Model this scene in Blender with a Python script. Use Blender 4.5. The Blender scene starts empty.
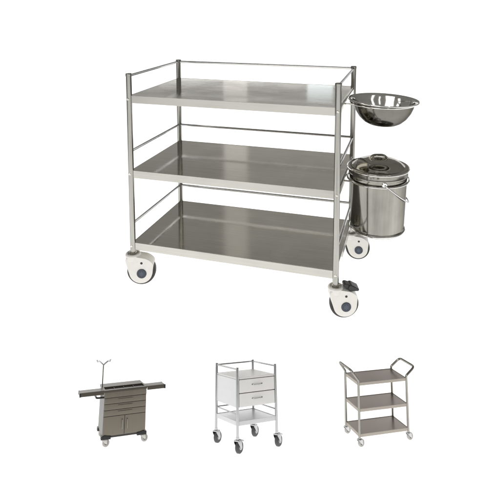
import bpy, bmesh, math, random
from mathutils import Vector, Matrix

random.seed(4)
PI = math.pi
SC = bpy.context.scene
COL = SC.collection

# ------------------------------------------------------------------ helpers
def tag(o, label=None, cat=None, group=None, kind=None):
    if label: o['label'] = label
    if cat: o['category'] = cat
    if group: o['group'] = group
    if kind: o['kind'] = kind
    return o

def empty(name, loc=(0, 0, 0), rot=(0, 0, 0), parent=None):
    o = bpy.data.objects.new(name, None)
    o.empty_display_size = .05
    o.location = loc
    o.rotation_euler = rot
    COL.objects.link(o)
    if parent: o.parent = parent
    return o

def obj(name, bm, mat, parent=None, label=None, angle=26, loc=None):
    bmesh.ops.recalc_face_normals(bm, faces=bm.faces[:])
    me = bpy.data.meshes.new(name)
    bm.to_mesh(me)
    bm.free()
    for p in me.polygons: p.use_smooth = True
    me.set_sharp_from_angle(angle=math.radians(angle))
    o = bpy.data.objects.new(name, me)
    me.materials.append(mat)
    COL.objects.link(o)
    wn = o.modifiers.new('weighted', 'WEIGHTED_NORMAL')
    wn.keep_sharp = True
    wn.weight = 80
    if parent: o.parent = parent
    if label: o['label'] = label
    if loc: o.location = loc
    return o

def copy_tree(o, parent=None):
    c = o.copy()
    COL.objects.link(c)
    c.parent = parent
    for ch in list(o.children): copy_tree(ch, c)
    return c

def new(): return bmesh.new()

def box(bm, lo, hi, bev=0.0, seg=2):
    lo, hi = Vector(lo), Vector(hi)
    r = bmesh.ops.create_cube(bm, size=1.0)
    vs = r['verts']
    d, c = hi - lo, (hi + lo) / 2
    for v in vs: v.co = Vector((v.co.x * d.x, v.co.y * d.y, v.co.z * d.z)) + c
    if bev > 0:
        es = {e for v in vs for e in v.link_edges}
        bmesh.ops.bevel(bm, geom=list(es), offset=bev, segments=seg, profile=.5, affect='EDGES')
    return bm

def lathe(bm, prof, n=48, c=(0, 0, 0), axis='Z', cap=True):
    """prof: list of (radius, height)"""
    rings = []
    c = Vector(c)
    def P(r, a, h):
        x, y = r * math.cos(a), r * math.sin(a)
        if axis == 'Z': return c + Vector((x, y, h))
        if axis == 'Y': return c + Vector((x, -h, y))
        return c + Vector((h, x, y))
    for r, h in prof:
        if r < 1e-6: rings.append([bm.verts.new(P(0, 0, h))])
        else: rings.append([bm.verts.new(P(r, 2 * PI * k / n, h)) for k in range(n)])
    for A, B in zip(rings, rings[1:]):
        for k in range(n):
            a0, a1 = A[k % len(A)], A[(k + 1) % n % len(A)]
            b0, b1 = B[k % len(B)], B[(k + 1) % n % len(B)]
            vs = []
            for v in (a0, a1, b1, b0):
                if v not in vs: vs.append(v)
            if len(vs) > 2: bm.faces.new(vs)
    if cap:
        for R in (rings[0], rings[-1]):
            if len(R) > 2: bm.faces.new(R)
    return bm

def fillet_path(pts, r, n=6, closed=False):
    pts = [Vector(p) for p in pts]
    out = []
    N = len(pts)
    for i, p in enumerate(pts):
        if not closed and i in (0, N - 1):
            out.append(p); continue
        a, b = pts[(i - 1) % N], pts[(i + 1) % N]
        u, v = (a - p), (b - p)
        k = min(r, u.length * .49, v.length * .49)
        if k < 1e-6: out.append(p); continue
        u.normalize(); v.normalize()
        A, B = p + u * k, p + v * k
        for j in range(n + 1):
            t = j / n
            out.append(A * (1 - t) ** 2 + p * 2 * t * (1 - t) + B * t * t)
    return out

def tube(bm, pts, r, n=12, closed=False, cap=True):
    pts = [Vector(p) for p in pts]
    N = len(pts)
    tang = []
    for i in range(N):
        a = pts[(i - 1) % N] if closed or i > 0 else pts[i]
        b = pts[(i + 1) % N] if closed or i < N - 1 else pts[i]
        tang.append((b - a).normalized())
    t0 = tang[0]
    ref = Vector((0, 0, 1)) if abs(t0.z) < .9 else Vector((1, 0, 0))
    u = t0.cross(ref).normalized()
    rings = []
    for i in range(N):
        t = tang[i]
        u = (u - t * u.dot(t)).normalized()
        w = t.cross(u)
        rr = r[i] if isinstance(r, (list, tuple)) else r
        rings.append([bm.verts.new(pts[i] + (u * math.cos(2 * PI * k / n) + w * math.sin(2 * PI * k / n)) * rr) for k in range(n)])
    for i in range(N if closed else N - 1):
        A, B = rings[i], rings[(i + 1) % N]
        for k in range(n): bm.faces.new((A[k], A[(k + 1) % n], B[(k + 1) % n], B[k]))
    if cap and not closed:
        bm.faces.new(rings[0]); bm.faces.new(rings[-1])
    return bm

def prism(bm, outline, y0, y1, bev=0.0, seg=3):
    """outline in x,z; extruded along y"""
    A = [bm.verts.new((x, y0, z)) for x, z in outline]
    B = [bm.verts.new((x, y1, z)) for x, z in outline]
    f1 = bm.faces.new(A); f2 = bm.faces.new(B)
    n = len(A)
    for k in range(n): bm.faces.new((A[k], A[(k + 1) % n], B[(k + 1) % n], B[k]))
    if bev > 0:
        es = list(f1.edges) + list(f2.edges)
        bmesh.ops.bevel(bm, geom=es, offset=bev, segments=seg, profile=.5, affect='EDGES')
    return bm

def hull2(pts):
    pts = sorted(set((round(a, 6), round(b, 6)) for a, b in pts))
    def half(ps):
        h = []
        for p in ps:
            while len(h) > 1 and (h[-1][0] - h[-2][0]) * (p[1] - h[-2][1]) - (h[-1][1] - h[-2][1]) * (p[0] - h[-2][0]) <= 0: h.pop()
            h.append(p)
        return h
    a, b = half(pts), half(pts[::-1])
    return a[:-1] + b[:-1]

def circle(cx, cz, r, n=40): return [(cx + r * math.cos(2 * PI * k / n), cz + r * math.sin(2 * PI * k / n)) for k in range(n)]

# ------------------------------------------------------------------ materials
def mat_base(name):
    m = bpy.data.materials.new(name)
    m.use_nodes = True
    nt = m.node_tree
    return m, nt, nt.nodes['Principled BSDF']

def finish(name, col, rough, metal=1.0, grain=(1, 1, 1), var=.10, rvar=.06, edge=None, bump=0.0, fine=None, spec=.5):
    """metal / paint / plastic with a grain that runs along one axis of the object"""
    m, nt, b = mat_base(name)
    b.inputs['Metallic'].default_value = metal
    if edge: b.inputs['Specular Tint'].default_value = (*edge, 1)
    if metal < .5: b.inputs['Specular IOR Level'].default_value = spec
    tc = nt.nodes.new('ShaderNodeTexCoord')
    mp = nt.nodes.new('ShaderNodeMapping')
    mp.inputs['Scale'].default_value = grain
    nz = nt.nodes.new('ShaderNodeTexNoise')
    nz.inputs['Scale'].default_value = 1.0
    nz.inputs['Detail'].default_value = 4
    nz.inputs['Roughness'].default_value = .6
    nt.links.new(tc.outputs['Object'], mp.inputs['Vector'])
    nt.links.new(mp.outputs['Vector'], nz.inputs['Vector'])
    # faint wear in colour
    n2 = nt.nodes.new('ShaderNodeTexNoise')
    n2.inputs['Scale'].default_value = 9
    n2.inputs['Detail'].default_value = 5
    nt.links.new(tc.outputs['Object'], n2.inputs['Vector'])
    add = nt.nodes.new('ShaderNodeMath'); add.operation = 'MULTIPLY_ADD'
    add.inputs[1].default_value = .6
    mul = nt.nodes.new('ShaderNodeMath'); mul.operation = 'MULTIPLY'; mul.inputs[1].default_value = .4
    nt.links.new(n2.outputs['Fac'], mul.inputs[0])
    nt.links.new(nz.outputs['Fac'], add.inputs[0])
    nt.links.new(mul.outputs[0], add.inputs[2])
    mr = nt.nodes.new('ShaderNodeMapRange')
    mr.inputs['From Min'].default_value = .3; mr.inputs['From Max'].default_value = .7
    mr.inputs['To Min'].default_value = 1 - var; mr.inputs['To Max'].default_value = 1 + var
    nt.links.new(add.outputs[0], mr.inputs['Value'])
    vm = nt.nodes.new('ShaderNodeVectorMath'); vm.operation = 'SCALE'
    vm.inputs[0].default_value = col
    nt.links.new(mr.outputs['Result'], vm.inputs['Scale'])
    nt.links.new(vm.outputs['Vector'], b.inputs['Base Color'])
    m2 = nt.nodes.new('ShaderNodeMapRange')
    m2.inputs['From Min'].default_value = .3; m2.inputs['From Max'].default_value = .7
    m2.inputs['To Min'].default_value = max(.02, rough - rvar); m2.inputs['To Max'].default_value = rough + rvar
    nt.links.new(add.outputs[0], m2.inputs['Value'])
    nt.links.new(m2.outputs['Result'], b.inputs['Roughness'])
    if bump > 0:
        bp = nt.nodes.new('ShaderNodeBump')
        bp.inputs['Strength'].default_value = bump
        bp.inputs['Distance'].default_value = .001
        nt.links.new(nz.outputs['Fac'], bp.inputs['Height'])
        nt.links.new(bp.outputs['Normal'], b.inputs['Normal'])
    return m

M = {}
M['shelf'] = finish('brushed shelf steel', (.63, .61, .555), .085, grain=(5, 260, 60), var=.11, rvar=.045, bump=.06)
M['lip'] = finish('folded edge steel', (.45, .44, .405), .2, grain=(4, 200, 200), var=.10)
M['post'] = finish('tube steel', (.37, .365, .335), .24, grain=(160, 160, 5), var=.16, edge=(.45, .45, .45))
M['rail'] = finish('rail steel', (.60, .60, .60), .2, grain=(40, 40, 40), var=.08, edge=(.5, .5, .5))
M['pail'] = finish('streaked pail steel', (.27, .262, .235), .14, grain=(26, 26, 1.2), var=.35, rvar=.08, edge=(.35, .35, .35))  # upright brushed streaks, strong in colour to stand in for reflected bands
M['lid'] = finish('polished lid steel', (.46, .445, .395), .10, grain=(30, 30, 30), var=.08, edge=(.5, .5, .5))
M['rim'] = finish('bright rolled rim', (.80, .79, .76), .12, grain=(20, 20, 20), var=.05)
M['basin'] = finish('shaded basin steel', (.17, .163, .145), .15, grain=(30, 30, 60), var=.10, edge=(.35, .35, .35))  # bowl outside: colour darkened to stand in for a dark reflection
M['lit_inside'] = finish('polished basin lining', (.74, .73, .69), .09, grain=(30, 30, 60), var=.10, edge=(.5, .5, .5))  # inside of the same steel, colour lightened to stand in for bright reflections
M['wire'] = finish('bright wire', (.70, .69, .66), .16, grain=(30, 30, 30), var=.06)
M['bolt'] = finish('bolt steel', (.62, .60, .55), .2, grain=(90, 90, 90), var=.1)
M['white'] = finish('white moulded plastic', (.70, .685, .64), .36, metal=0, grain=(60, 60, 60), var=.05)
M['tyre'] = finish('dark tyre rubber', (.035, .033, .03), .55, metal=0, grain=(90, 90, 90), var=.2, spec=.3)
M['greytyre'] = finish('pale grey rubber', (.44, .42, .40), .5, metal=0, grain=(90, 90, 90), var=.1)
M['softtyre'] = finish('worn grey rubber', (.075, .075, .077), .5, metal=0, grain=(90, 90, 90), var=.25, spec=.4)
M['black'] = finish('black plastic', (.022, .021, .022), .4, metal=0, grain=(80, 80, 80), var=.2, spec=.4)
M['hub'] = finish('slate blue plastic', (.028, .036, .055), .45, metal=0, grain=(80, 80, 80), var=.15)
M['hubmark'] = finish('pale hub mark', (.10, .125, .17), .45, metal=0, grain=(80, 80, 80), var=.1)
# small trolleys
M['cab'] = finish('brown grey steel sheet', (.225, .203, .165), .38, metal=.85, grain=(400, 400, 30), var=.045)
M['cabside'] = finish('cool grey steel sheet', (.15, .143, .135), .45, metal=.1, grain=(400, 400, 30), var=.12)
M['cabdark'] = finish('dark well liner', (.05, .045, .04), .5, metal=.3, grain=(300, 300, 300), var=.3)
M['cabtop'] = finish('satin leaf steel', (.115, .103, .085), .42, metal=.9, grain=(40, 400, 400), var=.1)
M['chrome'] = finish('bright handle steel', (.75, .74, .72), .2, grain=(100, 100, 100), var=.05)
M['pale'] = finish('pale satin steel', (.66, .665, .67), .36, metal=.45, grain=(400, 40, 400), var=.05)
M['drawer'] = finish('off white enamel', (.80, .785, .77), .38, metal=.05, grain=(60, 60, 60), var=.03)
M['tube2'] = finish('grey chromed tube', (.52, .525, .53), .25, grain=(100, 100, 10), var=.08, edge=(.5, .5, .5))
M['tube3'] = finish('warm chromed tube', (.32, .31, .28), .22, grain=(100, 100, 10), var=.1, edge=(.5, .5, .5))
M['deck3'] = finish('brown grey deck steel', (.28, .235, .21), .33, metal=.8, grain=(30, 400, 400), var=.10)
M['lip3'] = finish('deck edge steel', (.36, .325, .285), .35, metal=.9, grain=(40, 400, 400), var=.1)

# white floor sheet, made translucent so the added lamps below show through
m, nt, b = mat_base('translucent white acrylic')
nt.nodes.remove(b)
out = nt.nodes['Material Output']
tl = nt.nodes.new('ShaderNodeBsdfTranslucent'); tl.inputs['Color'].default_value = (.93, .93, .93, 1)
df = nt.nodes.new('ShaderNodeBsdfDiffuse'); df.inputs['Color'].default_value = (.85, .85, .85, 1)
mx = nt.nodes.new('ShaderNodeMixShader'); mx.inputs['Fac'].default_value = .15
tc = nt.nodes.new('ShaderNodeTexCoord'); nz = nt.nodes.new('ShaderNodeTexNoise'); nz.inputs['Scale'].default_value = 3
mr = nt.nodes.new('ShaderNodeMapRange'); mr.inputs['To Min'].default_value = .12; mr.inputs['To Max'].default_value = .18
nt.links.new(tc.outputs['Object'], nz.inputs['Vector']); nt.links.new(nz.outputs['Fac'], mr.inputs['Value'])
nt.links.new(mr.outputs['Result'], mx.inputs['Fac'])
nt.links.new(tl.outputs[0], mx.inputs[1]); nt.links.new(df.outputs[0], mx.inputs[2]); nt.links.new(mx.outputs[0], out.inputs['Surface'])
M['acrylic'] = m

# ------------------------------------------------------------------ setting: one white acrylic sheet
CAM = (.06319874, -2.27834855, 1.21564511)
# the sheet lies flat behind and rises as a gentle hollow in front; the small trolleys stand on it
def pose(o, a, b, c):
    return (Matrix.Translation(o) @ Matrix.Rotation(a, 4, 'X') @ Matrix.Rotation(b, 4, 'Y') @ Matrix.Rotation(c, 4, 'Z'))
STAND = {
    'cabinet': pose((-.2490, -1.1738, .2310), -.520, -.050, .345),
    'drawer': pose((.0280, -1.1292, .1765), -.51879, -.02185, .51543),
    'serving': pose((.3306, -1.1272, .1960), -.33505, .0182, .3100)}
def smooth(t):
    t = min(1, max(0, t)); return t * t * (3 - 2 * t)
def ground(x, y):
    d = -.47 - y
    if d <= 0: return 0
    d = min(d, 2.0)
    g = .42 * d * d if d < .7 else .2058 + .588 * .9 * math.tanh((d - .7) / .9)
    if y < -2.6: g = g * smooth((y + 5) / 2.4)
    num, den = g * 240, 240
    for m in STAND.values():
        o, n = m.to_translation(), m.to_3x3().col[2]
        z = o.z - (n.x * (x - o.x) + n.y * (y - o.y)) / n.z
        q = math.hypot(x - o.x, y - o.y)
        w = smooth(d / .35) * smooth((.55 - q) / .3) / max(q, .03) ** 4
        num += z * w; den += w
    return num / den
def steps(vals):
    out = []
    for a, b, n in vals: out += [a + (b - a) * k / n for k in range(n)]
    return out + [vals[-1][1]]
xs = steps([(-15, -2, 10), (-2, 2, 100), (2, 15, 10)])
rows = [(y, None) for y in steps([(-6, -4.3, 4), (-4.3, -.2, 100), (-.2, 9.4, 8)])]
for k in range(1, 10):
    a = PI / 2 * k / 9
    rows.append((9.4 + .6 * math.sin(a), .6 - .6 * math.cos(a)))
rows.append((10.0, 1.32))
bm = new()
grid = [[bm.verts.new((x, y, (ground(x, y) if y < .2 else 0) if z is None else z)) for x in xs] for y, z in rows]
for A, B in zip(grid, grid[1:]):
    for k in range(len(xs) - 1): bm.faces.new((A[k], A[k + 1], B[k + 1], B[k]))
tag(obj('floor', bm, M['acrylic'], angle=60), kind='structure')

# ------------------------------------------------------------------ the large trolley
W, D, H = .85, .4742, .8931
ROT = -.28248215
hx, hy = W / 2, D / 2
Zs = (.8017, .4886, .1788)
LIP = .031
big = tag(empty('utility_trolley', (0, 0, 0), (0, 0, ROT)),
          'large three tier stainless steel trolley with guard rails, white castors and rings at its side', 'trolley')

def post_bm(x, y, z0, z1, r):
    b = new()
    lathe(b, [(r, z0), (r, z1 - .012), (r * 1.12, z1 - .0115), (r * 1.12, z1 - .003), (r * .95, z1 - .0005), (r * .6, z1)], 28, (x, y, 0))
    return b
for sx in (-1, 1):
    for sy in (-1, 1):
        obj('post', post_bm(0, 0, .118, H, .0117), M['post'], big, loc=(sx * hx, sy * hy, 0))

for zi, z in enumerate(Zs):
    sh = new()
    box(sh, (-hx + .002, -hy + .002, z - .0022), (hx - .002, hy - .002, z), .0008)
    s = obj('shelf', sh, M['shelf'], big, loc=(0, 0, 0))
    # the sheet is folded down on all four sides
    lp = new()
    t = .0022
    for sy in (-1, 1):
        box(lp, (-hx, sy * hy - t, z - LIP), (hx, sy * hy + t, z + .0006), .0009)
    for sx in (-1, 1):
        box(lp, (sx * hx - t, -hy + t, z - LIP), (sx * hx + t, hy - t, z + .0006), .0009)
    obj('lip', lp, M['lip'], s)
    for sx in (-1, 1):
        bl = new()
        lathe(bl, [(.0, .0135), (.004, .0132), (.0055, .0118), (.0055, .0095)], 16, (sx * hx, -hy, z - .013), 'Y')
        obj('bolt', bl, M['bolt'], big)

for z in (.8824, .5691, .2610):
    rl = new()
    tube(rl, [(-hx, -hy, z), (-hx, hy, z)], .0056)
    obj('rail', rl, M['rail'], big)
    rl = new()
    tube(rl, [(hx, -hy, z), (hx, hy, z)], .0056)
    obj('rail', rl, M['rail'], big)
    rl = new()
    tube(rl, [(-hx, hy, z), (hx, hy, z)], .0056)
    obj('rail', rl, M['rail'], big)

# holding rings on the right side
BX, BZ = hx + .144, .783          # basin ring
PX, PZ = hx + .132, .474          # pail ring
def ring(cx, cz, r, wire, side_z):
    b = new()
    tube(b, [(cx + r * math.cos(2 * PI * k / 64), r * math.sin(2 * PI * k / 64), cz) for k in range(64)], wire, 10, closed=True)
    rg = obj('holding_ring', b, M['wire'], big)
    a = new()
    for sy in (-1, 1):
        y = sy * .075
        xr = cx - math.sqrt(r * r - y * y)
        tube(a, [(xr + .004, y, cz), (hx + .004, y, cz), (hx + .004, y, side_z)][:3], wire, 8)
    box(a, (hx + .0025, -.20, side_z - .012), (hx + .0065, .20, side_z + .012), .001)
    obj('bracket', a, M['bolt'], rg)
ring(BX, BZ + .0015, .1278, .0035, Zs[0] - .018)
ring(PX, PZ, .1215, .0040, Zs[1] - .016)

def big_caster(name, x, y, rz, brake):
    c = empty(name, (x, y, 0), (0, 0, rz), big)
    wx, wz, wr = .032, .055, .055
    b = new()
    lathe(b, [(.020, -.016), (wr - .006, -.016), (wr - .001, -.012), (wr, -.006), (wr, .006), (wr - .001, .012), (wr - .006, .016), (.020, .016)], 64, (wx, 0, wz), 'Y')
    obj('tyre', b, M['tyre'], c)
    b = new()
    ol = hull2(circle(wx + .0005, wz + .0015, .0440, 64) + [(wx + .0572 * math.cos(a), wz + .0572 * math.sin(a)) for a in [math.radians(32 + 5 * k) for k in range(20)]] + circle(-.006, .098, .0205, 24) + circle(.014, .104, .012, 24))
    prism(b, ol, -.0255, .0255, .006, 4)
    obj('housing', b, M['white'], c)
    b = new()     # swivel collar, then a black disc painting the shade in its gap
    lathe(b, [(.0285, .098), (.0295, .104), (.0295, .118), (.0265, .122), (.0215, .1225), (.0205, .118), (.0205, .104)], 40, cap=False)
    obj('collar', b, M['white'], c)
    b = new()
    lathe(b, [(0, .112), (.0208, .112), (.0208, .1145), (0, .1145)], 32, cap=False)
    obj('gap_shade', b, M['black'], c)
    b = new()
    lathe(b, [(.0138, .108), (.0138, .126), (.0118, .1275)], 24)
    obj('stem', b, M['bolt'], c)
    b = new()
    lathe(b, [(0, .0285), (.0168, .0285), (.0183, .0275), (.0186, .024)], 36, (wx + .004, 0, wz - .004), 'Y')
    h = obj('hub_cap', b, M['hub'], c)
    b = new()
    for q, l in ((-.0052, .0065), (0, .0095), (.0052, .0065)):
        box(b, (wx + .004 + q - .0011, -.0291, wz - .004 - l), (wx + .004 + q + .0011, -.0284, wz - .004 + l), .0004)
    obj('hub_mark', b, M['hubmark'], h)
    b = new()
    lathe(b, [(0, .0262), (.0042, .0262), (.005, .0252)], 20, (wx + .004, 0, wz + .037), 'Y')
    obj('axle_bolt', b, M['tyre'], c)
    if brake:
        b = new()
        ol = hull2(circle(.034, .128, .007, 16) + circle(.052, .121, .009, 16))
        prism(b, ol, -.016, .016, .003)
        ol = hull2(circle(.056, .119, .012, 16) + circle(.082, .113, .004, 16))
        prism(b, ol, -.020, .020, .003)
        obj('brake_pedal', b, M['black'], c)
    return c
big_caster('castor', -hx, -hy, .30, False).scale = (1.09, 1.09, 1.09)
big_caster('castor', hx, -hy, .34, True)
big_caster('castor', hx, hy, .14, False)
big_caster('castor', -hx, hy, .16, False)

# ------------------------------------------------------------------ basin and pail in the rings
def to_world(x, y, z):
    c, s = math.cos(ROT), math.sin(ROT)
    return (c * x - s * y, s * x + c * y, z)
basin = tag(empty('wash_basin', to_world(BX, 0, 0), (0, math.radians(1.8), 0)),
            'shallow round polished steel basin held in the upper ring beside the top shelf', 'basin')
basin.location.z = BZ - .088
b = new()
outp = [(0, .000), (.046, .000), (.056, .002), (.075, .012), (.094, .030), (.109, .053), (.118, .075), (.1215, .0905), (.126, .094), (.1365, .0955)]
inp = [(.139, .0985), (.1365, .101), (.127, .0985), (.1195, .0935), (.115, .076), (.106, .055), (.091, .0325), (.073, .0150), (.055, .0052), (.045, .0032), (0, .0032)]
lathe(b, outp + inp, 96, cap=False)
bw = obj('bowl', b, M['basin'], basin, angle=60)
bw.data.materials.append(M['lit_inside'])
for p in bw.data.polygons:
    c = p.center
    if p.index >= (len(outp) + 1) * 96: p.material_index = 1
b = new()
tube(b, [(.1375 * math.cos(2 * PI * k / 96), .1375 * math.sin(2 * PI * k / 96), .0985) for k in range(96)], .0028, 10, closed=True)
obj('rolled_rim', b, M['rim'], basin)

pail = tag(empty('lidded_pail', to_world(PX, 0, 0)),
           'deep steel pail with domed lid and wire bail hanging in the lower side ring', 'pail')
pail.location.z = .262
b = new()
prof = [(0, .004), (.096, .004), (.100, .000), (.1055, .000), (.1085, .004), (.1085, .010), (.1060, .014), (.1055, .018), (.1070, .03),
        (.1145, .222), (.1150, .228), (.1175, .2315), (.1175, .236), (.1150, .2395), (.1155, .252)]
lathe(b, prof, 96, cap=False)
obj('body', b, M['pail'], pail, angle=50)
b = new()
tube(b, [(.1088 * math.cos(2 * PI * k / 96), .1088 * math.sin(2 * PI * k / 96), .0075) for k in range(96)], .0036, 10, closed=True)
obj('foot_ring', b, M['rim'], pail)
b = new()
lathe(b, [(.116, .250), (.1215, .252), (.1225, .256), (.1215, .2615), (.117, .2635), (.108, .2625), (.1035, .2635), (.099, .269), (.086, .2785), (.064, .2865), (.038, .2905), (0, .292)], 96, cap=False)
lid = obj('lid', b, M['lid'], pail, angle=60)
b = new()
tube(b, [(.1212 * math.cos(2 * PI * k / 96), .1212 * math.sin(2 * PI * k / 96), .2575) for k in range(96)], .0038, 10, closed=True)
obj('lid_rim', b, M['rim'], lid)
b = new()
lathe(b, [(.016, .290), (.016, .2945), (.012, .296), (0, .2965)], 28)
pa = []
for k in range(15):
    t = -1 + 2 * k / 14
    pa.append((.036 * t, 0, .2895 + .0165 * (1 - t ** 4)))
tube(b, pa, .0048, 10)
obj('lid_handle', b, M['lid'], lid)
EA = math.radians(-90)
for s in (0, 1):
    a = EA + s * PI
    b = new()
    lathe(b, [(.0, -.122), (.0085, -.122), (.0105, -.120), (.0105, -.113)], 20, (0, 0, .222), 'Y') if s == 0 else \
        lathe(b, [(.0, .122), (.0085, .122), (.0105, .120), (.0105, .113)], 20, (0, 0, .222), 'Y')
    obj('bail_ear', b, M['rim'], pail)
b = new()
phi = math.radians(40)
pb = []
for k in range(41):
    a = PI * k / 40
    l = .158 * math.sin(a)
    pb.append((l * math.cos(phi), -.1235 * math.cos(a), .222 - l * math.sin(phi)))
tube(b, pb, .0032, 10)
obj('bail', b, M['rail'], pail)

# ------------------------------------------------------------------ small trolleys standing on the apron
def place(name, mt):
    o = empty(name)
    o.matrix_world = mt
    return o

def small_caster(parent, name, x, y, r, w, top, tyre, fork, rz=.3, brake=False, cover=False):
    c = empty(name, (x, y, 0), (0, 0, rz), parent)
    off = r * .55
    b = new()
    lathe(b, [(r * .35, -w / 2), (r * .86, -w / 2), (r, -w * .28), (r, w * .28), (r * .86, w / 2), (r * .35, w / 2)], 32, (off, 0, r), 'Y')
    obj('tyre', b, M[tyre], c)
    b = new()
    lathe(b, [(0, -w * .56), (r * .42, -w * .56), (r * .52, -w * .4), (r * .52, w * .4), (r * .42, w * .56), (0, w * .56)], 20, (off, 0, r), 'Y', cap=False)
    obj('hub', b, M['tube2' if tyre == 'softtyre' else 'black'], c)
    b = new()
    for s in (-1, 1):
        ol = hull2(circle(off, r, r * (.72 if cover else .30), 16) + [(-r * .5, top), (r * .6, top), (-r * .5, top - r * .3)])
        prism(b, ol, s * w * .62 - w * .06, s * w * .62 + w * .06)
    box(b, (-r * .5, -w * .68, top - r * .12), (r * .6, w * .68, top + r * .08), r * .03)
    lathe(b, [(r * .3, top), (r * .3, top + r * .5)], 14)
    obj('fork', b, M[fork], c)
    if brake:
        b = new()
        prism(b, [(r * .3, top - r * .05), (r * 1.5, top - r * .42), (r * 1.6, top - r * .22), (r * .4, top + r * .15)], -w * .6, w * .6, r * .05, 2)
        obj('brake_pedal', b, M[fork], c)
    return c

# --- cabinet trolley with flaps and a drip pole
CW, CD, CB, CT = .0769, .0927, .01616, .0882
t1 = tag(place('cabinet_trolley', STAND['cabinet'] @ Matrix.Scale(1.175, 4)),
         'small brown-grey steel cabinet trolley with doors, raised side flaps and a drip pole', 'trolley')
ax, ay = CW / 2, CD / 2
b = new()
box(b, (-ax, -ay + .001, CB), (ax, ay, CT - .004), .0006)
obj('cabinet', b, M['cabside'], t1)
b = new()
box(b, (-ax, -ay - .0004, CT - .0122), (ax, -ay + .0012, CT - .003), .0004)
obj('front_rail', b, M['cab'], t1)
zt = CT - .0128
for k in range(3):
    z1 = zt - k * .0096
    b = new()
    box(b, (-ax + .0006, -ay - .0006, z1 - .0091), (ax - .0006, -ay + .0012, z1), .0006)
    d = obj('drawer', b, M['cab'], t1)
    b = new()
    box(b, (-.013, -ay - .0022, z1 - .0034), (.013, -ay - .0006, z1 - .0026), .0003)
    obj('handle', b, M['cab'], d)
z1 = zt - 3 * .0096
for s in (-1, 1):
    b = new()
    box(b, (min(s * .0005, s * (ax - .0006)), -ay - .0006, CB + .0012), (max(s * .0005, s * (ax - .0006)), -ay + .0012, z1), .0006)
    d = obj('door', b, M['cab'], t1)
    b = new()
    xx = s * .0045
    tube(b, fillet_path([(xx, -ay, z1 - .006), (xx, -ay - .003, z1 - .006), (xx, -ay - .003, z1 - .021), (xx, -ay, z1 - .021)], .001, 3), .0007, 8)
    obj('handle', b, M['tube3'], d)
b = new()     # deck with a sunken well near the front
wy0, wy1 = -ay + .010, -ay + .046
box(b, (-ax - .001, -ay - .001, CT - .004), (ax + .001, wy0, CT), .0004)
box(b, (-ax - .001, wy1, CT - .004), (ax + .001, ay + .001, CT), .0004)
for s in (-1, 1): box(b, (s * ax - .002, wy0, CT - .004), (s * ax + .002, wy1, CT), .0004)
tp = obj('top_frame', b, M['cabtop'], t1)
b = new()
box(b, (-ax + .002, wy0, CT - .0039), (ax - .002, wy1, CT - .0030), 0)
for k in range(3):
    x = -ax + .002 + (k + 1) * (CW - .004) / 4
    box(b, (x - .0005, wy0, CT - .0030), (x + .0005, wy1, CT - .0014), .0002)
obj('well_liner', b, M['cabdark'], tp)
def flap(x0, x1, tip):
    fy0, fy1 = -ay - .0005, -ay + .036
    b = new()
    box(b, (x0, fy0, CT - .0012), (x1, fy1, CT + .0002), .0004)
    f = obj('flap', b, M['cabtop'], t1)
    b = new()
    h = .0062
    box(b, (x0, fy0 - .0011, CT - h), (x1, fy0, CT - .0001), .0003)
    box(b, (x0, fy1, CT - h), (x1, fy1 + .0011, CT - .0001), .0003)
    xe = x0 if tip < 0 else x1
    box(b, (xe - .0006, fy0, CT - h), (xe + .0006, fy1, CT - .0001), .0003)
    obj('flap_edge', b, M['cabtop'], f)
    for y in (fy0 - .0012, fy1 + .0012):
        b = new()
        box(b, (xe - .0013, y - .0012, CT - h - .0003), (xe + .0013, y + .0012, CT + .0002), .0005)
        obj('corner_cap', b, M['black'], f)
flap(-ax - .0435, -ax - .0012, -1)
flap(ax + .0012, ax + .0345, 1)
b = new()
px, py = -ax - .0005, .004
tube(b, [(px, py, CT - .018), (px, py, CT + .0385)], .0013, 10)
dp = obj('drip_pole', b, M['tube3'], t1)
for s in (-1, 1):
    b = new()
    ca, sa = math.cos(-.43), math.sin(-.43)
    P = lambda d, h: (px + d * ca, py + d * sa, CT + h)
    tube(b, fillet_path([P(0, .037), P(s * .004, .0405), P(s * .0100, .0445), P(s * .0130, .0430), P(s * .0140, .0465)], .0015, 3), .0014, 8)
    obj('hook', b, M['tube2'], dp)
b = new()
zz = CT - .0115
tube(b, fillet_path([(-ax, -ay + .006, zz), (-ax - .0135, -ay + .006, zz), (-ax - .0135, ay - .020, zz), (-ax, ay - .020, zz)], .006, 5), .0016, 10)
obj('push_handle', b, M['black'], t1)
b = new()
box(b, (-ax + .001, -ay + .001, CB - .0025), (ax - .001, ay - .001, CB + .0002), .0006)
obj('base_plate', b, M['cabdark'], t1)
for sx in (-1, 1):
    for sy in (-1, 1):
        b = new()
        ol = [(sx * (ax + .0022), CB - .0042), (sx * (ax + .0022), CB + .001), (sx * (ax - .004), CB + .003), (sx * (ax - .015), CB + .0004), (sx * (ax - .015), CB - .0042)]
        prism(b, ol, sy * (ay + .0022), sy * (ay - .014), .0008, 2)
        obj('bumper', b, M['black'], t1)
        small_caster(t1, 'castor', sx * (ax - .004), sy * (ay - .004), .0062, .0052, .0112, 'greytyre', 'white', .2, cover=False)

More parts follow.
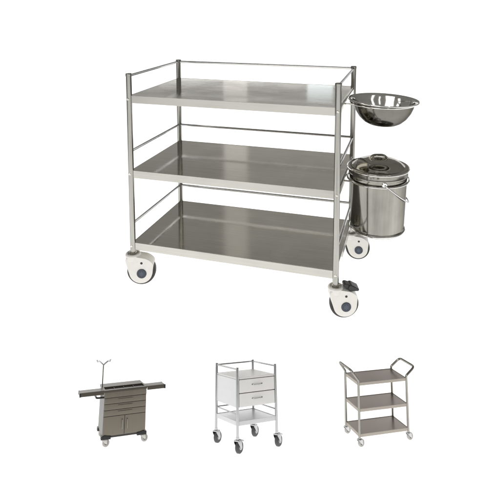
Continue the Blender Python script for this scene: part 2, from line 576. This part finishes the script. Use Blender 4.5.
# --- drawer trolley
DW, DD, DH = .08093, .08876, .13192
t2 = tag(place('drawer_trolley', STAND['drawer'] @ Matrix.Scale(1.25, 4)),
         'small pale steel trolley with two white drawers, one lower shelf and dark rubber castors', 'trolley')
ax, ay = DW / 2, DD / 2
ZB = .0245
for sx in (-1, 1):
    for sy in (-1, 1):
        b = new()
        lathe(b, [(.0026, ZB - .001), (.0026, DH - .001), (.0020, DH)], 18)
        obj('post', b, M['tube2'], t2, loc=(sx * ax, sy * ay, 0))
        small_caster(t2, 'castor', sx * ax, sy * ay, .0098, .0072, .0205, 'softtyre', 'tube2', .55, brake=(sy < 0))
def rails(root, mat, z, r, front):
    a, c = ax, ay
    segs = [((-a, -c), (-a, c)), ((-a, c), (a, c)), ((a, c), (a, -c))]
    if front: segs.append(((a, -c), (-a, -c)))
    for p, q in segs:
        b = new()
        tube(b, [(*p, z), (*q, z)], r, 10)
        obj('rail', b, M[mat], root)
rails(t2, 'tube2', DH - .0030, .0014, False)
rails(t2, 'tube2', .0590, .0011, False)
ztop = DH - .0165
b = new()
box(b, (-ax, -ay, ztop - .0030), (ax, ay, ztop), .0006)
obj('top_tray', b, M['drawer'], t2)
b = new()
for sx in (-1, 1): box(b, (sx * ax - .0006, -ay + .002, ztop - .046), (sx * ax + .0006, ay, ztop - .003), .0002)
box(b, (-ax, ay - .0012, ztop - .046), (ax, ay, ztop - .003), .0002)
box(b, (-ax, -ay + .002, ztop - .047), (ax, ay, ztop - .0455), .0002)
obj('case', b, M['pale'], t2)
for k in range(2):
    z1 = ztop - .0036 - k * .0218
    b = new()
    box(b, (-ax + .003, -ay - .0012, z1 - .0208), (ax - .003, -ay + .0026, z1), .0008)
    d = obj('drawer', b, M['drawer'], t2)
    b = new()
    zz = z1 - .0095
    tube(b, fillet_path([(-.0100, -ay - .001, zz), (-.0085, -ay - .0034, zz), (.0085, -ay - .0034, zz), (.0100, -ay - .001, zz)], .0015, 3), .0007, 8)
    for s in (-1, 1): lathe(b, [(.0015, .0011), (.0015, .0017), (0, .0019)], 12, (s * .0100, -ay, zz), 'Y')
    obj('handle', b, M['tube2'], d)
zl = .0475
b = new()
box(b, (-ax, -ay, zl - .0012), (ax, ay, zl), .0003)
s = obj('lower_shelf', b, M['pale'], t2)
b = new()
for sy in (-1, 1): box(b, (-ax, sy * ay - .0007, zl - .0062), (ax, sy * ay + .0007, zl + .0007), .0003)
for sx in (-1, 1): box(b, (sx * ax - .0007, -ay + .0007, zl - .0062), (sx * ax + .0007, ay - .0007, zl + .0007), .0003)
obj('lip', b, M['pale'], s)

# --- open trolley with two push handles
TW, TD = .12436, .06677
Z3 = (.12765, .0746, .02489)
t3 = tag(place('serving_trolley', STAND['serving']),
         'small brown-grey three shelf trolley with a looped push handle at both ends', 'trolley')
ax, ay = TW / 2, TD / 2
for sx in (-1, 1):
    for sy in (-1, 1):
        b = new()
        lathe(b, [(.0027, .0170), (.0027, Z3[0] + .001)], 18)
        obj('post', b, M['tube3'], t3, loc=(sx * ax, sy * ay, 0))
        small_caster(t3, 'castor', sx * ax, sy * ay, .0078, .0068, .0152, 'greytyre', 'tube2', .25)
for z in Z3:
    b = new()
    box(b, (-ax, -ay, z - .0012), (ax, ay, z), .0003)
    s = obj('shelf', b, M['deck3'], t3)
    b = new()
    for sy in (-1, 1): box(b, (-ax, sy * ay - .0007, z - .0056), (ax, sy * ay + .0007, z + .0006), .0003)
    for sx in (-1, 1): box(b, (sx * ax - .0007, -ay + .0007, z - .0056), (sx * ax + .0007, ay - .0007, z + .0006), .0003)
    obj('lip', b, M['lip3'], s)
for sx in (-1, 1):
    b = new()
    dz, dx = (.0262, .0165) if sx < 0 else (.0220, .0235)
    tube(b, fillet_path([(sx * ax, -ay, Z3[0]), (sx * ax, -ay, Z3[0] + .005), (sx * (ax + dx), -ay + .001, Z3[0] + dz), (sx * (ax + dx), ay - .001, Z3[0] + dz),
                         (sx * ax, ay, Z3[0] + .005), (sx * ax, ay, Z3[0])], .010, 6), .0027, 12)
    obj('push_handle', b, M['tube3'], t3)

# ------------------------------------------------------------------ lamps
def area(name, loc, rot, sx, sy, power, col=(1, 1, 1)):
    l = bpy.data.lights.new(name, 'AREA')
    l.shape = 'RECTANGLE'; l.size = sx; l.size_y = sy; l.energy = power; l.color = col
    o = bpy.data.objects.new(name, l)
    o.location = loc; o.rotation_euler = rot
    COL.objects.link(o)
    return o
def by_radiance(L, sx, sy): return L * PI * sx * sy       # watts for a given brightness
# unseen lamps added under and behind the sheet, to whiten it and erase shadows
UL = 1.7
def under(name, x, y0, y1):
    area(name, (0, (y0 + y1) / 2, -.35), (PI, 0, 0), 2 * x, y1 - y0, by_radiance(UL, 2 * x, y1 - y0))
under('floor_fill_near', 2.3, -5.4, .7)
under('floor_fill_mid', 5.5, .7, 4.5)
under('floor_fill_far', 13, 4.5, 10.4)
area('backdrop_fill', (0, 10.8, .9), (math.radians(-90), 0, 0), 28, 3.0, by_radiance(1.9, 28, 3.0))
# tall strip softbox far behind: the pale band on the shelves
def behind(name, xpx, wpx, y, z0, z1, L, col=(1, 1, 1)):
    d = y - CAM[1]
    x = CAM[0] + (xpx - 261.37) / 541.2 * d
    w = wpx / 541.2 * d
    return area(name, (x, y, (z0 + z1) / 2), (math.radians(-90), 0, 0), w, z1 - z0, by_radiance(L, w, z1 - z0), col)
behind('strip_softbox_low', 235, 24, 10.6, 1.6, 4.0, .30, (1, .97, .93))
behind('strip_softbox_high', 235, 24, 10.6, 4.0, 9.5, .19, (1, .94, .86))
behind('window_softbox', 321, 26, 10.6, 1.7, 2.9, .75, (.80, .92, 1))
behind('wide_fill', 383, 272, 10.9, 1.9, 9.5, .045, (1, .985, .93))  # unseen panel added to lift the reflections on the shelves' right part
behind('low_fill', 261, 640, 11.3, 1.5, 4.0, .11, (1, .985, .94))  # this and the next: unseen full-width panels added to lighten shelf reflections
behind('mid_fill', 261, 640, 11.3, 4.0, 5.8, .06, (1, .985, .94))
# unseen narrow strips added to put bright reflections in the basin and the lid
def aim(name, loc, at, sx, sy, L):
    o = area(name, loc, (0, 0, 0), sx, sy, by_radiance(L, sx, sy))
    o.rotation_euler = (Vector(at) - Vector(loc)).to_track_quat('-Z', 'Y').to_euler()
aim('side_strip_fill', (2.3, -2.4, 2.9), (.5, -.15, .7), .45, 1.7, 2.2)
aim('far_strip_fill', (1.0, -4.2, 3.4), (.5, -.15, .7), .35, 1.7, 2.2)
aim('left_strip_fill', (-2.6, -.6, 2.4), (.5, -.15, .7), .6, 1.4, 1.6)
# big soft key over the camera's left shoulder
k = area('key_softbox', (-1.6, -2.6, 3.4), (0, 0, 0), 2.2, 2.2, 36)
k.rotation_euler = (Vector((0, 0, .4)) - k.location).to_track_quat('-Z', 'Y').to_euler()

w = bpy.data.worlds.new('World')
SC.world = w
w.use_nodes = True
bg = w.node_tree.nodes['Background']
bg.inputs['Color'].default_value = (1, .975, .92, 1)
bg.inputs['Strength'].default_value = .215

# ------------------------------------------------------------------ camera
cd = bpy.data.cameras.new('camera')
cd.sensor_width = 36
cd.lens = 541.207 / 500 * 36
cd.shift_x = (250 - 261.372) / 500
cd.shift_y = (49.102 - 250) / 500
cd.clip_start = .01
cd.clip_end = 200
co = bpy.data.objects.new('camera', cd)
co.location = CAM
co.rotation_euler = (PI / 2 - .10312897, 0, 0)
COL.objects.link(co)
SC.camera = co

SC.render.engine = 'CYCLES'
SC.cycles.max_bounces = 10
SC.cycles.diffuse_bounces = 4
SC.cycles.glossy_bounces = 6
SC.cycles.sample_clamp_indirect = 6
SC.cycles.use_denoising = True
SC.view_settings.view_transform = 'Standard'
SC.view_settings.look = 'None'
SC.view_settings.exposure = 0
SC.view_settings.gamma = 1
